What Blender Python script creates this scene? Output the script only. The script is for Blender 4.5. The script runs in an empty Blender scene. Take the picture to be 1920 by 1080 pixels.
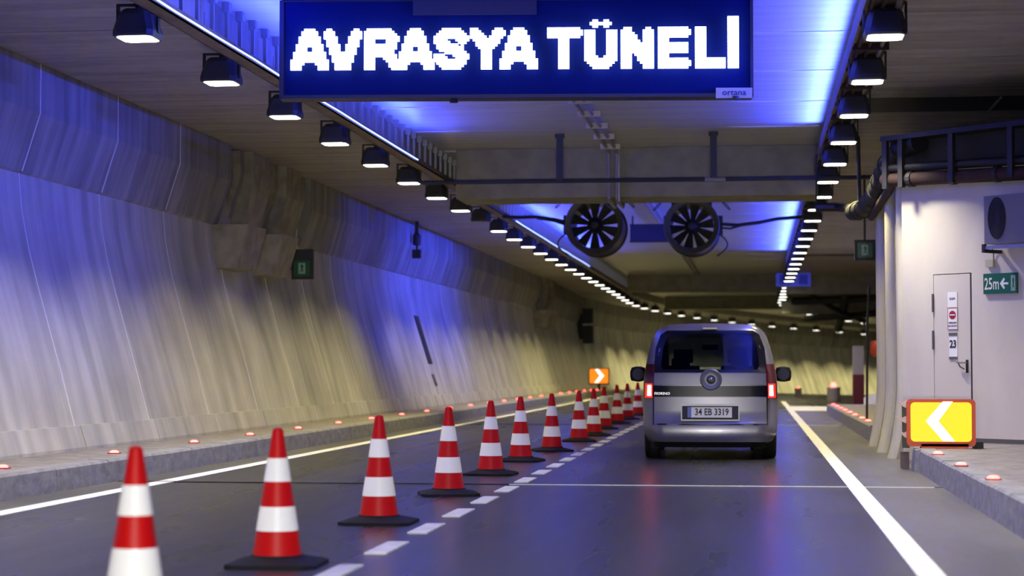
import bpy, bmesh, math, random
from mathutils import Vector, Matrix
random.seed(7)
PI = math.pi
C = bpy.context.scene.collection
SC = bpy.context.scene

# ------------------------------------------------------------------ camera
cam_d = bpy.data.cameras.new('camera'); cam = bpy.data.objects.new('camera', cam_d); C.objects.link(cam)
cam_d.sensor_width = 36; cam_d.lens = 67.5; cam_d.clip_end = 600; cam_d.clip_start = 0.1
cam.location = (0, 0, 1.15); cam.rotation_euler = (PI/2 + 0.041643, 0, 0.125614)
cam_d.dof.use_dof = True; cam_d.dof.focus_distance = 21; cam_d.dof.aperture_fstop = 67.5/38
SC.camera = cam
# ------------------------------------------------------------------ world, exposure
SC.view_settings.view_transform = 'Standard'; SC.view_settings.look = 'None'
SC.view_settings.gamma = 1; SC.view_settings.use_curve_mapping = False
SC.view_settings.exposure = 0.0
wd = bpy.data.worlds.new('world'); SC.world = wd; wd.use_nodes = True
wd.node_tree.nodes['Background'].inputs[0].default_value = (0.30, 0.33, 0.55, 1)
wd.node_tree.nodes['Background'].inputs[1].default_value = 0.03

CURVE_Y, R, DIP_Y = 88.0, 68.0, 70.0
def pos(x, y, z=0.0):
    dz = -(y-DIP_Y)**2/4054 if y > DIP_Y else 0
    if y <= CURVE_Y: return Vector((x, y, z+dz))
    a = (y-CURVE_Y)/R
    return Vector((R+(x-R)*math.cos(a), CURVE_Y+(R-x)*math.sin(a), z+dz))
def heading(y): return -(y-CURVE_Y)/R if y > CURVE_Y else 0.0
def pitch(y): return -(y-DIP_Y)/2027 if y > DIP_Y else 0.0

# ------------------------------------------------------------------ the tunnel's lights and the added fill lights
LAMP_W = 58.0; LAMP_COL = (1.0, 0.87, 0.37); LAMP_COL_NEAR = (1.0, 0.93, 0.70)
def lamp_gain(y): return 1.15 if y < 25 else 1.0 if y < 66 else 1.3 if y < 73 else .45 if y < 95 else 2.3   # one bank runs dimmed
BLUE = (0.035, 0.06, 1.0)
lamp_left = [17.4+2.86*n for n in range(-3, 42)]
lamp_right = [18.2+2.84*n for n in range(-3, 42)]
OFF_LEFT = 8+3                    # one lamp of the left row is dark
def area(name, loc, rot, sx, sy, power, col, shape='RECTANGLE', spread=PI):
    l = bpy.data.lights.new(name, 'AREA'); l.shape = shape; l.size = sx
    if shape == 'RECTANGLE': l.size_y = sy
    l.energy = power; l.color = col; l.spread = spread
    o = bpy.data.objects.new(name, l); C.objects.link(o); o.location = loc; o.rotation_euler = rot
    return o
for k, ys in enumerate((lamp_left, lamp_right)):
    for i, y in enumerate(ys):
        if k == 0 and i == OFF_LEFT: continue
        if y > 150: continue
        p = pos(-5.75 if k == 0 else 1.23, y, 4.235)
        area('floodlight_light', p, (0, 0, 0), .30, .30, LAMP_W*lamp_gain(y), LAMP_COL if y > 25 else LAMP_COL_NEAR, 'DISK', math.radians(108))
# blue neon strips along both edges of the recessed ceiling (length along Y)
for (y0, y1) in ((7, 30.0), (42.5, 62.5)):
    L = y1-y0; ym = (y0+y1)/2
    # normal of an area light is its -Z; tilt about Y
    area('blue_strip_light', (1.075, ym, 4.715), (0, math.radians(131), 0), .05, L, 62*L, BLUE, spread=math.radians(92))
    area('blue_strip_light', (-5.30, ym, 4.56), (0, math.radians(-135), 0), .05, L, 27*L, BLUE)
for (y0, y1, pw) in ((7, 24.0, 19), (40.0, 52.5, 30)):       # added area lights without a fixture, washing the left wall blue
    L = y1-y0; area('blue_wash_fill', (0.98, (y0+y1)/2, 4.14), (0, math.radians(91), 0), .05, L, pw*L, BLUE, spread=math.radians(52))
# added pair of unseen spots behind the camera, brightening the cone sleeves
for x in (-.75, .75):
    l = bpy.data.lights.new('front_fill_spot', 'SPOT'); l.energy = 2300; l.color = (1, .97, .9); l.spot_size = math.radians(46); l.spot_blend = .6; l.shadow_soft_size = .08
    o = bpy.data.objects.new('front_fill_spot', l); C.objects.link(o); o.location = (x, -1.5, .75); o.rotation_euler = (math.radians(80), 0, math.radians(5))

# ------------------------------------------------------------------ materials
def mat(name, col, rough=.6, metal=0, emit=None, es=0, alpha=None, trans=0, spec=.5, coat=0):
    m = bpy.data.materials.new(name); m.use_nodes = True
    b = m.node_tree.nodes['Principled BSDF']
    b.inputs['Base Color'].default_value = (*col, 1); b.inputs['Roughness'].default_value = rough
    b.inputs['Metallic'].default_value = metal; b.inputs['Specular IOR Level'].default_value = spec
    if emit: b.inputs['Emission Color'].default_value = (*emit, 1); b.inputs['Emission Strength'].default_value = es
    if trans: b.inputs['Transmission Weight'].default_value = trans
    if coat: b.inputs['Coat Weight'].default_value = coat; b.inputs['Coat Roughness'].default_value = .05
    if alpha is not None: b.inputs['Alpha'].default_value = alpha
    return m
def noisy(name, c1, c2, rough=.7, scale=(1, 1, 1), nscale=3, detail=6, bump=.1, r2=None, contrast=(.35, .65), spec=.5, second=None):
    m = mat(name, c1, rough, spec=spec); nt = m.node_tree; N = nt.nodes; b = N['Principled BSDF']
    g = N.new('ShaderNodeNewGeometry'); mp = N.new('ShaderNodeMapping'); mp.inputs['Scale'].default_value = scale
    nt.links.new(g.outputs['Position'], mp.inputs['Vector'])
    n = N.new('ShaderNodeTexNoise'); n.inputs['Scale'].default_value = nscale; n.inputs['Detail'].default_value = detail
    nt.links.new(mp.outputs[0], n.inputs['Vector'])
    r = N.new('ShaderNodeValToRGB'); r.color_ramp.elements[0].position = contrast[0]; r.color_ramp.elements[1].position = contrast[1]
    r.color_ramp.elements[0].color = (*c1, 1); r.color_ramp.elements[1].color = (*c2, 1)
    nt.links.new(n.outputs['Fac'], r.inputs[0])
    out = r.outputs[0]
    if second:
        n2 = N.new('ShaderNodeTexNoise'); n2.inputs['Scale'].default_value = second[0]; n2.inputs['Detail'].default_value = 8
        nt.links.new(g.outputs['Position'], n2.inputs['Vector'])
        mr = N.new('ShaderNodeMapRange'); mr.inputs['From Min'].default_value = .3; mr.inputs['From Max'].default_value = .7
        mr.inputs['To Min'].default_value = 1-second[1]; mr.inputs['To Max'].default_value = 1+second[1]*.5
        nt.links.new(n2.outputs['Fac'], mr.inputs['Value'])
        mx = N.new('ShaderNodeMix'); mx.data_type = 'RGBA'; mx.blend_type = 'MULTIPLY'; mx.inputs[0].default_value = 1
        nt.links.new(out, mx.inputs[6]); nt.links.new(mr.outputs[0], mx.inputs[7]); out = mx.outputs[2]
    nt.links.new(out, b.inputs['Base Color'])
    if r2 is not None:
        m2 = N.new('ShaderNodeMapRange'); m2.inputs['To Min'].default_value = rough; m2.inputs['To Max'].default_value = r2
        m2.inputs['From Min'].default_value = .35; m2.inputs['From Max'].default_value = .65
        nt.links.new(n.outputs['Fac'], m2.inputs['Value']); nt.links.new(m2.outputs[0], b.inputs['Roughness'])
    if bump:
        bp = N.new('ShaderNodeBump'); bp.inputs['Strength'].default_value = bump; bp.inputs['Distance'].default_value = .02
        nt.links.new(n.outputs['Fac'], bp.inputs['Height']); nt.links.new(bp.outputs[0], b.inputs['Normal'])
    return m
def emis(name, col, s): 
    m = mat(name, (0, 0, 0), .5, emit=col, es=s); return m
M = {}
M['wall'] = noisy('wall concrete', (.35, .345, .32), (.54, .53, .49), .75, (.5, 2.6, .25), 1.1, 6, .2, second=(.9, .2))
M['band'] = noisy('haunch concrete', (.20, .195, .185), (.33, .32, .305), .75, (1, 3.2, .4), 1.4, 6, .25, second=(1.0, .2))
M['corbel'] = noisy('corbel concrete', (.22, .20, .15), (.34, .31, .24), .8, (1, 1, 1), 4, 6, .2)
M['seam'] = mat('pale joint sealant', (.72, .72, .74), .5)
M['slab'] = noisy('ceiling concrete', (.25, .232, .22), (.37, .345, .33), .6, (.35, 3, 1), 1.6, 8, .15, second=(5, .12))
M['ceil'] = noisy('smooth ceiling concrete', (.42, .42, .42), (.53, .53, .53), .38, (.25, 3.5, 1), 1.4, 6, .12)
M['beam'] = noisy('beam concrete', (.22, .205, .14), (.29, .275, .19), .8, (1, 1, 1), 3, 6, .15)
M['road'] = noisy('asphalt', (.022, .022, .024), (.036, .035, .035), .26, (1.2, .12, 1), 1.6, 4, 0, r2=.33, second=(60, .22))
M['shoulder'] = noisy('grey concrete road edge', (.07, .067, .06), (.105, .10, .09), .42, (1.2, .2, 1), 1.6, 8, .06, r2=.6, second=(50, .2))
M['paint'] = noisy('white road paint', (.62, .62, .62), (.80, .80, .80), .5, (1, 1, 1), 8, 6, .05)
M['jointdark'] = mat('dark road joint', (.012, .012, .012), .6)
M['kerb'] = noisy('kerb concrete', (.20, .195, .20), (.30, .295, .30), .7, (1, 1, 2), 5, 8, .2, second=(30, .2))
M['walk'] = noisy('walkway concrete', (.20, .18, .17), (.30, .27, .25), .8, (1, 1, 1), 4, 8, .2, second=(25, .25))
M['booth'] = noisy('cream painted wall', (.55, .51, .44), (.64, .60, .52), .6, (1, 1, .4), 1.5, 6, .05)
M['door'] = mat('cream painted door', (.60, .56, .50), .5)
M['rib'] = noisy('ribbed wall paint', (.50, .47, .34), (.60, .57, .44), .5, (2, 2, .3), 3, 6, .06)
M['black'] = mat('black paint', (.008, .008, .010), .6)
M['rubber'] = mat('black rubber', (.005, .005, .005), .75, spec=.25)
M['dark'] = mat('dark metal', (.018, .018, .019), .6)
M['olive'] = mat('olive grey fan metal', (.045, .041, .026), .45, .4)
M['lampbody'] = mat('dark lamp housing', (.045, .048, .06), .45, .3)
M['rackgrey'] = mat('matt dark grey sheet', (.045, .044, .038), .9, spec=.1)
M['steel'] = mat('galvanised steel', (.35, .35, .36), .38, .8)
M['rust'] = noisy('rust brown pipe paint', (.022, .009, .007), (.045, .017, .012), .8, (1, 1, 1), 9, 6, .1)
M['brown'] = noisy('brown tray steel', (.12, .085, .06), (.19, .14, .10), .6, (1, 1, 1), 6, 6, .1)
M['pipe'] = mat('grey conduit', (.32, .29, .27), .4, .4)
M['lens'] = emis('lit lamp lens', (1, .97, .86), 7)
M['offlens'] = mat('dark lamp lens', (.10, .09, .07), .3)
M['neon'] = emis('blue neon tube', (.22, .32, 1.0), 5.5)
M['stud'] = emis('red stud light', (1, .034, .03), 24)
M['studbody'] = mat('stud housing', (.25, .06, .05), .4)
M['cred'] = mat('red cone plastic', (.50, .002, .002), .45, spec=.25)
M['cwhite'] = mat('white reflective sleeve', (.93, .93, .93), .35)
M['ledface'] = mat('sign face', (.001, .006, .085), .9, spec=.1, emit=(.0, .012, .30), es=.03)
M['ledframe'] = mat('sign frame', (.006, .008, .05), .5)
M['led'] = emis('white led', (.80, .88, 1), 5.0)
M['plate_light'] = mat('pale grey plate', (.45, .45, .50), .5)
M['ink'] = mat('black ink', (.01, .01, .012), .6)
M['navyink'] = mat('navy ink', (.02, .03, .2), .6)
M['paper'] = mat('white paper', (.80, .80, .84), .6)
M['grey'] = mat('dark grey tape', (.10, .095, .09), .6)
M['signred'] = mat('no entry red', (.30, .02, .02), .5)
M['green'] = mat('dark green sign', (.008, .11, .055), .4)
M['greenlit'] = mat('green exit sign', (.004, .07, .025), .4, emit=(.0, .25, .10), es=.02)
M['signwhite'] = mat('white sign graphic', (.75, .80, .76), .5)
M['signpale'] = mat('pale green graphic', (.30, .45, .34), .5)
M['yellow'] = emis('lit yellow panel', (1, .72, .01), 1.2)
M['chev'] = emis('lit white chevron', (1, 1, .93), 1.6)
M['orangelit'] = emis('lit orange panel', (1, .23, .01), 1.3)
M['orange'] = mat('orange red frame', (.55, .06, .01), .45)
M['pinkish'] = mat('pale pink plastic', (.62, .45, .40), .5)
M['silver'] = mat('silver car paint', (.19, .185, .21), .28, .55, coat=.6)
M['silverflat'] = mat('silver trim', (.15, .15, .17), .35, .6)
M['chrome'] = mat('chrome', (.7, .7, .75), .15, 1)
M['carblack'] = mat('gloss black trim', (.004, .004, .006), .25, spec=.3)
M['glass'] = None
g = mat('tinted car glass', (.26, .29, .34), .02, trans=1.0); g.node_tree.nodes['Principled BSDF'].inputs['IOR'].default_value = 1.45
M['glass'] = g
M['seat'] = mat('dark seat cloth', (.012, .012, .014), .9)
M['inner'] = mat('dark cabin lining', (.02, .02, .022), .9)
M['tailoff'] = mat('dark red tail lens', (.06, .001, .002), .12, coat=.6)
M['tailrim'] = emis('red tail glow', (1, .02, .02), 1.6)
M['taillit'] = emis('lit tail lamp', (1, .16, .11), 16.0)
M['eu'] = mat('blue plate strip', (.01, .05, .35), .4)
M['platewhite'] = mat('white plate', (.78, .78, .80), .45)
M['acwhite'] = mat('grey white cabinet', (.17, .17, .20), .5)
M['bluebox'] = mat('dark blue box', (.012, .014, .07), .6)
M['bluesign'] = mat('blue sign', (.06, .08, .55), .5, emit=(.08, .10, .8), es=.25)
M['bluesq'] = mat('darker blue square', (.02, .03, .35), .5, emit=(.02, .03, .5), es=.25)
M['darkred'] = mat('dark red base', (.16, .015, .015), .5)
M['palebox'] = mat('pale cabinet paint', (.45, .42, .33), .6)
M['ctext'] = mat('silver badge text', (.25, .25, .26), .3, .8)

# ------------------------------------------------------------------ helpers
def link(o, parent=None):
    C.objects.link(o)
    if parent is not None: o.parent = parent
    return o
def tag(o, label=None, cat=None, group=None, kind=None):
    if label: o['label'] = label
    if cat: o['category'] = cat
    if group: o['group'] = group
    if kind: o['kind'] = kind
    return o
def empty(name, loc=(0, 0, 0), rz=0, rx=0, **k):
    o = bpy.data.objects.new(name, None); C.objects.link(o); o.location = loc; o.rotation_euler = (rx, 0, rz)
    o.empty_display_size = .2
    return tag(o, **k)
class MB:
    def __init__(s): s.v = []; s.f = []
    def add(s, vs, fs):
        b = len(s.v); s.v += [tuple(v) for v in vs]; s.f += [tuple(b+i for i in f) for f in fs]; return s
    def box(s, x0, x1, y0, y1, z0, z1, mx=None):
        vs = [(x0, y0, z0), (x1, y0, z0), (x1, y1, z0), (x0, y1, z0), (x0, y0, z1), (x1, y0, z1), (x1, y1, z1), (x0, y1, z1)]
        if mx: vs = [mx @ Vector(v) for v in vs]
        return s.add(vs, [(0, 3, 2, 1), (4, 5, 6, 7), (0, 1, 5, 4), (1, 2, 6, 5), (2, 3, 7, 6), (3, 0, 4, 7)])
    def prism(s, poly, a0, a1, axis='y', fn=None):
        n = len(poly)
        def P(p, a):
            if fn: return fn(p, a)
            return {'y': (p[0], a, p[1]), 'x': (a, p[0], p[1]), 'z': (p[0], p[1], a)}[axis]
        vs = [P(p, a0) for p in poly]+[P(p, a1) for p in poly]
        fs = [tuple(range(n)), tuple(range(2*n-1, n-1, -1))]+[(i, i+n, (i+1) % n+n, (i+1) % n) for i in range(n)]
        return s.add(vs, fs)
    def lathe(s, prof, n=24, mx=None, cap=True):
        vs = []; fs = []
        for r, z in prof:
            for i in range(n):
                a = 2*PI*i/n; v = Vector((r*math.cos(a), r*math.sin(a), z)); vs.append(mx @ v if mx else v)
        for k in range(len(prof)-1):
            for i in range(n): fs.append((k*n+i, k*n+(i+1) % n, (k+1)*n+(i+1) % n, (k+1)*n+i))
        if cap: fs.append(tuple(range(n-1, -1, -1))); fs.append(tuple((len(prof)-1)*n+i for i in range(n)))
        return s.add(vs, fs)
    def tube(s, pts, r, n=8, closed=False):
        pts = [Vector(p) for p in pts]; m = len(pts); rings = []
        up0 = None
        for i, p in enumerate(pts):
            if closed: t = pts[(i+1) % m]-pts[i-1]
            else: t = (pts[min(i+1, m-1)]-pts[max(i-1, 0)])
            t.normalize()
            if up0 is None: up0 = Vector((0, 0, 1)) if abs(t.z) < .9 else Vector((1, 0, 0))
            u = up0-t*up0.dot(t)
            if u.length < .05: u = Vector((1, 0, 0))-t*t.x
            if u.length < .05: u = Vector((0, 1, 0))-t*t.y
            u.normalize(); w = t.cross(u); up0 = u
            rings.append([p+u*r*math.cos(2*PI*k/n)+w*r*math.sin(2*PI*k/n) for k in range(n)])
        vs = [v for rg in rings for v in rg]; fs = []
        for i in range(m if closed else m-1):
            j = (i+1) % m
            for k in range(n): fs.append((i*n+k, i*n+(k+1) % n, j*n+(k+1) % n, j*n+k))
        if not closed: fs.append(tuple(range(n-1, -1, -1))); fs.append(tuple((m-1)*n+k for k in range(n)))
        return s.add(vs, fs)
    def mesh(s, name, m, smooth=False):
        me = bpy.data.meshes.new(name); me.from_pydata(s.v, [], s.f); me.materials.append(m)
        bm = bmesh.new(); bm.from_mesh(me); bmesh.ops.recalc_face_normals(bm, faces=bm.faces); bm.to_mesh(me); bm.free()
        if smooth:
            me.shade_smooth()
            try: me.set_sharp_from_angle(angle=math.radians(38))
            except Exception: pass
        return me
    def build(s, name, m, parent=None, smooth=False):
        return link(bpy.data.objects.new(name, s.mesh(name, m, smooth)), parent)
def inst(name, me, parent=None, loc=(0, 0, 0), rot=(0, 0, 0), sc=None):
    o = bpy.data.objects.new(name, me); link(o, parent); o.location = loc; o.rotation_euler = rot
    if sc: o.scale = sc
    return o
def copy_tree(o, parent=None):
    c = o.copy(); C.objects.link(c); c.parent = parent
    for ch in list(o.children): copy_tree(ch, c)
    return c
def text(name, body, size, m, parent, mx, extrude=.001, bold=0, align='CENTER', sx=1.0):
    cu = bpy.data.curves.new('text', 'FONT'); cu.body = body; cu.size = size; cu.extrude = extrude; cu.offset = bold
    cu.align_x = align; cu.align_y = 'CENTER'; cu.resolution_u = 2
    t = bpy.data.objects.new('text', cu); C.objects.link(t)
    dg = bpy.context.evaluated_depsgraph_get(); me = bpy.data.meshes.new_from_object(t.evaluated_get(dg))
    bpy.data.objects.remove(t); me.materials.clear(); me.materials.append(m)
    me.transform(Matrix.Diagonal((sx, 1, 1, 1))); me.transform(mx)
    return link(bpy.data.objects.new(name, me), parent)
ORD = ['first', 'second', 'third', 'fourth', 'fifth', 'sixth', 'seventh', 'eighth', 'ninth', 'tenth', 'eleventh', 'twelfth', 'thirteenth',
       'fourteenth', 'fifteenth', 'sixteenth', 'seventeenth', 'eighteenth', 'nineteenth', 'twentieth']
ORD += ['twenty-'+w for w in ORD[:9]]+['thirtieth']+['thirty-'+w for w in ORD[:9]]+['fortieth']+['forty-'+w for w in ORD[:9]]
def struct(name): return empty(name, kind='structure')

# ================================================================== SETTING
def ribbon(xs, y0, y1, z, step=3.0, thick=.25):
    """flat slab between lateral xs[0] and xs[1] following the road's course"""
    b = MB(); n = max(1, int(math.ceil((y1-y0)/step))); vs = []; fs = []
    for i in range(n+1):
        y = y0+(y1-y0)*i/n
        for x, zz in ((xs[0], z), (xs[1], z), (xs[1], z-thick), (xs[0], z-thick)): vs.append(pos(x, y, zz))
    for i in range(n):
        a = 4*i
        for k in range(4): fs.append((a+k, a+(k+1) % 4, a+4+(k+1) % 4, a+4+k))
    fs += [(0, 1, 2, 3), (4*n+3, 4*n+2, 4*n+1, 4*n)]
    return b.add(vs, fs)
floor = struct('floor')
ribbon((-6.42, 9.0), -4, 175, 0).build('road_surface', M['road'], floor)
ribbon((1.02, 1.84), 3, 58, .004, thick=.01).build('concrete_shoulder', M['shoulder'], floor)
ribbon((-6.41, -5.99), 3, 120, .004, thick=.01).build('concrete_shoulder', M['shoulder'], floor)
ribbon((-6.0, -5.81), 3, 130, .008, thick=.01).build('edge_line', M['paint'], floor)
ribbon((.88, 1.04), 3, 66, .010, thick=.01).build('edge_line', M['paint'], floor)
ribbon((1.04, 8.0), 52, 58, .009, thick=.01).build('pale_cross_band', M['paint'], floor)  # light concrete patch, coloured white to include the strong light on it
dm = MB().box(-.07, .07, -.40, .40, 0, .01).mesh('dash_mark', M['paint'])
for k in range(48):
    y = 9.12+1.492*k; inst('dash_mark', dm, floor, pos(-2.33, y, .001))
jm = MB().box(-6.4, 1.8, -.035, .035, 0, .006).mesh('road_joint', M['jointdark'])
jl = MB().box(-2.4, 1.7, -.012, .012, 0, .008).mesh('road_joint_seal', M['seam'])
for y in (18.85, 38.9, 58.9):
    inst('road_joint', jm, floor, (0, y, .003)); inst('road_joint_seal', jl, floor, (0, y-.06, .003))

# --- left wall: curved precast panels, then the haunch above
P = 2.7; Y0W = 21.0-2.7*9
prof = [(-7.57, .20), (-7.63, .42), (-7.72, .75), (-7.83, 1.15), (-7.96, 1.6), (-8.09, 2.05), (-8.21, 2.5), (-8.30, 2.95), (-8.35, 3.5), (-8.37, 4.7)]
back = [(-8.6, 4.7), (-8.6, .20)]
wall_left = struct('wall_left')
panel = MB().prism(prof+back, .012, P-.012).mesh('wall_panel', M['wall'], True)
panel_long = MB().prism(prof+back, .012, P*1.16).mesh('wall_panel', M['wall'], True)
foot = MB().prism([(-7.50, .2), (-7.50, .26), (-7.575, .50), (-7.70, .50), (-7.70, .2)], .0, P-.02).mesh('wall_foot', M['wall'])
sm = MB().prism([(x+.006, z) for x, z in prof]+[(x-.03, z) for x, z in reversed(prof)], -.012, .012).mesh('joint_strip', M['seam'], True)
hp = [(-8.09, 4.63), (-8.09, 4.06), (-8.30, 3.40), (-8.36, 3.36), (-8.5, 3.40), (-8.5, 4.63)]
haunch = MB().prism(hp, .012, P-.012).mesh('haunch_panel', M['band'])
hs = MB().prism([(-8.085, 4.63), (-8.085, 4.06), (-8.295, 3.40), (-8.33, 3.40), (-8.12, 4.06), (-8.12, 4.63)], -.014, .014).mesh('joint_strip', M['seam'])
npan = 65
for i in range(npan):
    y = Y0W+P*i; rot = (pitch(y), 0, heading(y+P/2)); base = pos(0, y)
    if y > CURVE_Y: base = pos(0, y)
    inst('wall_panel', panel_long if y > CURVE_Y-3 else panel, wall_left, base, rot)
    if y < 100: inst('wall_foot', foot, wall_left, base, rot)
    if 12 < y < 60: inst('joint_strip', sm, wall_left, base, rot)
    if not (29.0 < y+P/2 < 34.4) and not (72.5 < y+P/2 < 78):
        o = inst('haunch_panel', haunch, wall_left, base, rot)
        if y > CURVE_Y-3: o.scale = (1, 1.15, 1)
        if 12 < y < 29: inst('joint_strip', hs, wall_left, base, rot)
cw = struct('trim_1')
for y, L_, nm in ((29.98, 1.1, 'corbel'), (32.2, 1.1, 'corbel'), (73.6, 1.0, 'corbel'), (76.4, 1.0, 'corbel')):
    cp = [(-7.98, 4.63), (-7.98, 4.10), (-8.16, 3.36), (-8.6, 3.36), (-8.6, 4.63)]
    MB().prism(cp, y, y+L_).build(nm, M['corbel'], cw)
    lo = [(-7.74, 3.37), (-7.93, 2.70), (-8.6, 2.66), (-8.6, 3.37)]
    MB().prism(lo, y-1.15, y-.05).build('corbel_foot', M['corbel'], cw)
for (a, b_) in ((29.75, 34.25), (72.6, 78.2)):
    MB().prism([(-8.13, 4.62), (-8.13, 4.2), (-8.33, 3.55), (-8.5, 3.55), (-8.5, 4.62)], a, b_).build('recess_back', M['corbel'], cw)

# --- ceilings, plank by plank
ceiling = struct('ceiling')
Pc = 2.85; Y0C = 21.85-Pc*8
sl = MB().box(-8.45, -5.58, .012, Pc-.012, 4.63, 4.80).mesh('side_ceiling_plank', M['slab'])
sr = MB().box(1.10, 9.0, .012, Pc-.012, 4.63, 4.80).mesh('side_ceiling_plank', M['slab'])
sc_ = MB().prism([(-5.62, 4.96), (-5.62, 5.2), (1.14, 5.2), (1.14, 4.96)], .012, Pc-.012).mesh('recess_ceiling_plank', M['ceil'])
ed = MB().box(-5.66, -5.58, 0, Pc, 4.80, 5.1).mesh('recess_edge', M['slab'])
jc = MB().prism([(-.5, 4.962), (-.1, 4.948), (1.02, 4.944), (1.02, 4.962)], -.018, .018).prism([(-4.5, 4.962), (-4.9, 4.948), (-5.4, 4.946), (-5.4, 4.962)], -.018, .018).mesh('joint_glint', M['seam'])  # pale strips added to imitate light grazing the plank joints
er = MB().box(1.10, 1.18, 0, Pc, 4.80, 5.1).mesh('recess_edge', M['slab'])
for i in range(62):
    y = Y0C+Pc*i; rot = (pitch(y), 0, heading(y+Pc/2)); base = pos(0, y)
    if y < 70: inst('joint_glint', jc, ceiling, base, rot)
    for me in (sl, sr, sc_, ed, er):
        if me is sr and (24.0 < y+Pc/2 < 27.0 or 58 < y+Pc/2 < 61): continue
        o = inst(me.name.split('.')[0], me, ceiling, base, rot)
        if y > CURVE_Y-3: o.scale = (1, 1.13, 1)
for yk in (Y0C+Pc*9, ):   # plank with the dark slot in the right-hand ceiling
    for a, b_ in ((.0, .35), (1.75, Pc)):
        MB().box(1.10, 9.0, yk+a, yk+b_, 4.63, 4.80).build('side_ceiling_plank', M['slab'], ceiling)
yk2 = Y0C+Pc*21
MB().box(1.10, 9.0, yk2, yk2+.6, 4.63, 4.80).build('side_ceiling_plank', M['slab'], ceiling)
MB().box(1.10, 9.0, yk2+1.5, yk2+Pc, 4.63, 4.80).build('side_ceiling_plank', M['slab'], ceiling)
# roof above everything (keeps outside light out)
ribbon((-9, 9.2), -4, 175, 5.6, thick=.3).build('roof_slab', M['beam'], ceiling)
# cross beams of the recess
trim = struct('trim_2')
for (a, b_, z0) in ((33.0, 34.3, 4.10), (78.5, 80.0, 4.30), (97, 98.5, 4.3)):
    q = pos(0, a)
    o = MB().box(-5.15, 1.08, 0, b_-a, z0, 4.955).build('cross_beam', M['beam'], trim); o.location = q; o.rotation_euler = (0, 0, heading(a))
MB().box(1.2, 9, 73.0, 74.2, 3.95, 4.63).build('cross_beam', M['beam'], trim)
MB().box(1.2, 9, 87.0, 88.2, 3.6, 4.5).build('cross_beam', M['beam'], trim)
# slots: dark boxes sunk in the right-hand ceiling
for yk, a, b_ in ((Y0C+Pc*9, .35, 1.75), (yk2, .6, 1.5)):
    s_ = MB().box(1.3, 9.0, yk+a+.01, yk+b_-.01, 4.625, 5.0); s_.build('vent_slot', M['black'], ceiling)
    for x in (3.15, 5.2, 7.2): MB().box(x-.012, x+.012, yk+a, yk+b_, 4.60, 4.622).build('slot_hanger', M['pipe'], ceiling)

# --- walkway and kerbs
walk = struct('floor_walkway')
ribbon((-7.66, -6.62), 2, 110, .225, thick=.22).build('walkway_slab', M['walk'], walk)
kerbl = struct('trim_3')
kp = [(-6.63, 0), (-6.63, .235), (-6.44, .235), (-6.415, .21), (-6.40, 0)]
kst = MB().prism(kp, .008, 1.442).mesh('kerb_stone', M['kerb'])
for i in range(60):
    y = 11.35-1.45*4+1.45*i; o = inst('kerb_stone', kst, kerbl, pos(0, y, random.uniform(-.003, .003)), (pitch(y), 0, heading(y)))
kerbr = struct('trim_4')
kpr = [(2.02, 0), (2.02, .25), (1.82, .25), (1.80, .23), (1.78, 0)]
kstr = MB().prism(kpr, .01, 1.24).mesh('kerb_stone', M['kerb'])
for i in range(13): inst('kerb_stone', kstr, kerbr, (0, 5.35+1.25*i, random.uniform(-.004, .004)))
kend = MB().prism([(2.0, 0), (2.0, .25), (1.80, .25), (1.76, .24), (1.74, 0)], .015, .42).mesh('kerb_stone', M['kerb'])
inst('kerb_stone', kend, kerbr, (0, 21.62, 0), (0, 0, 0))
plat = MB().prism([(2.02, 3.0), (9.0, 3.0), (9.0, 19), (3.3, 23.2), (2.55, 23.9), (2.02, 24.35), (2.02, 22.1), (1.80, 22.06), (2.02, 22.0)][:6]+[(1.79, 22.3), (1.79, 22.05), (2.02, 22.04)], .0, .245, 'z')
plat.build('walkway_slab', M['walk'], struct('floor_platform'))
kerb2 = struct('trim_5')
kst2 = MB().prism([(2.05, 0), (2.05, .25), (1.80, .25), (1.78, .23), (1.77, 0)], .01, 1.49).mesh('kerb_stone', M['kerb'])
for i in range(12): inst('kerb_stone', kst2, kerb2, (0, 30.6+1.5*i, random.uniform(-.003, .003)))
MB().box(2.05, 7, 30.6, 48.6, 0, .245).build('walkway_slab', M['walk'], struct('floor_far_platform'))

# --- right side: ribbed wall, cream booth wall, far walls
rw = struct('wall_right')
def off(z): return .13*max(0, 1-z/1.0)**2
zs = [0, .12, .25, .4, .55, .7, .85, 1.0, 2.0, 3.6]
b = MB(); b.prism([(1.90-off(z), z) for z in zs]+[(2.2, 3.6), (2.2, 0)], 24.62, 29.3); b.build('rib_wall_panel', M['corbel'], rw)  # darker concrete colour carries the shade between the ribs
def rib(y, r):
    b = MB(); n = 10; vs = []; fs = []
    for z in zs:
        for k in range(n+1):
            a = PI*k/n; vs.append((1.92-off(z)-r*1.15*math.sin(a), y+r*math.cos(a), z))
    for i in range(len(zs)-1):
        for k in range(n): fs.append((i*(n+1)+k, i*(n+1)+k+1, (i+1)*(n+1)+k+1, (i+1)*(n+1)+k))
    fs.append(tuple(range(n+1))); b.add(vs, fs); return b
for y, r in ((24.86, .11), (26.6, .13), (28.75, .12)): rib(y, r).build('wall_rib', M['rib'], rw, True)
dv = Vector((.72, -.694, 0)).normalized(); nv = Vector((-.694, -.72, 0)).normalized()   # along wall, toward camera
W0 = Vector((1.85, 24.6, 0))
BM_ = Matrix(((dv.x, -nv.x, 0, W0.x), (dv.y, -nv.y, 0, W0.y), (0, 0, 1, 0), (0, 0, 0, 1)))  # local x along, local -y toward viewer
bw = struct('wall_booth')
MB().box(0, .49, 0, .25, 0, 3.98, BM_).build('wall_panel', M['booth'], bw)
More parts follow.
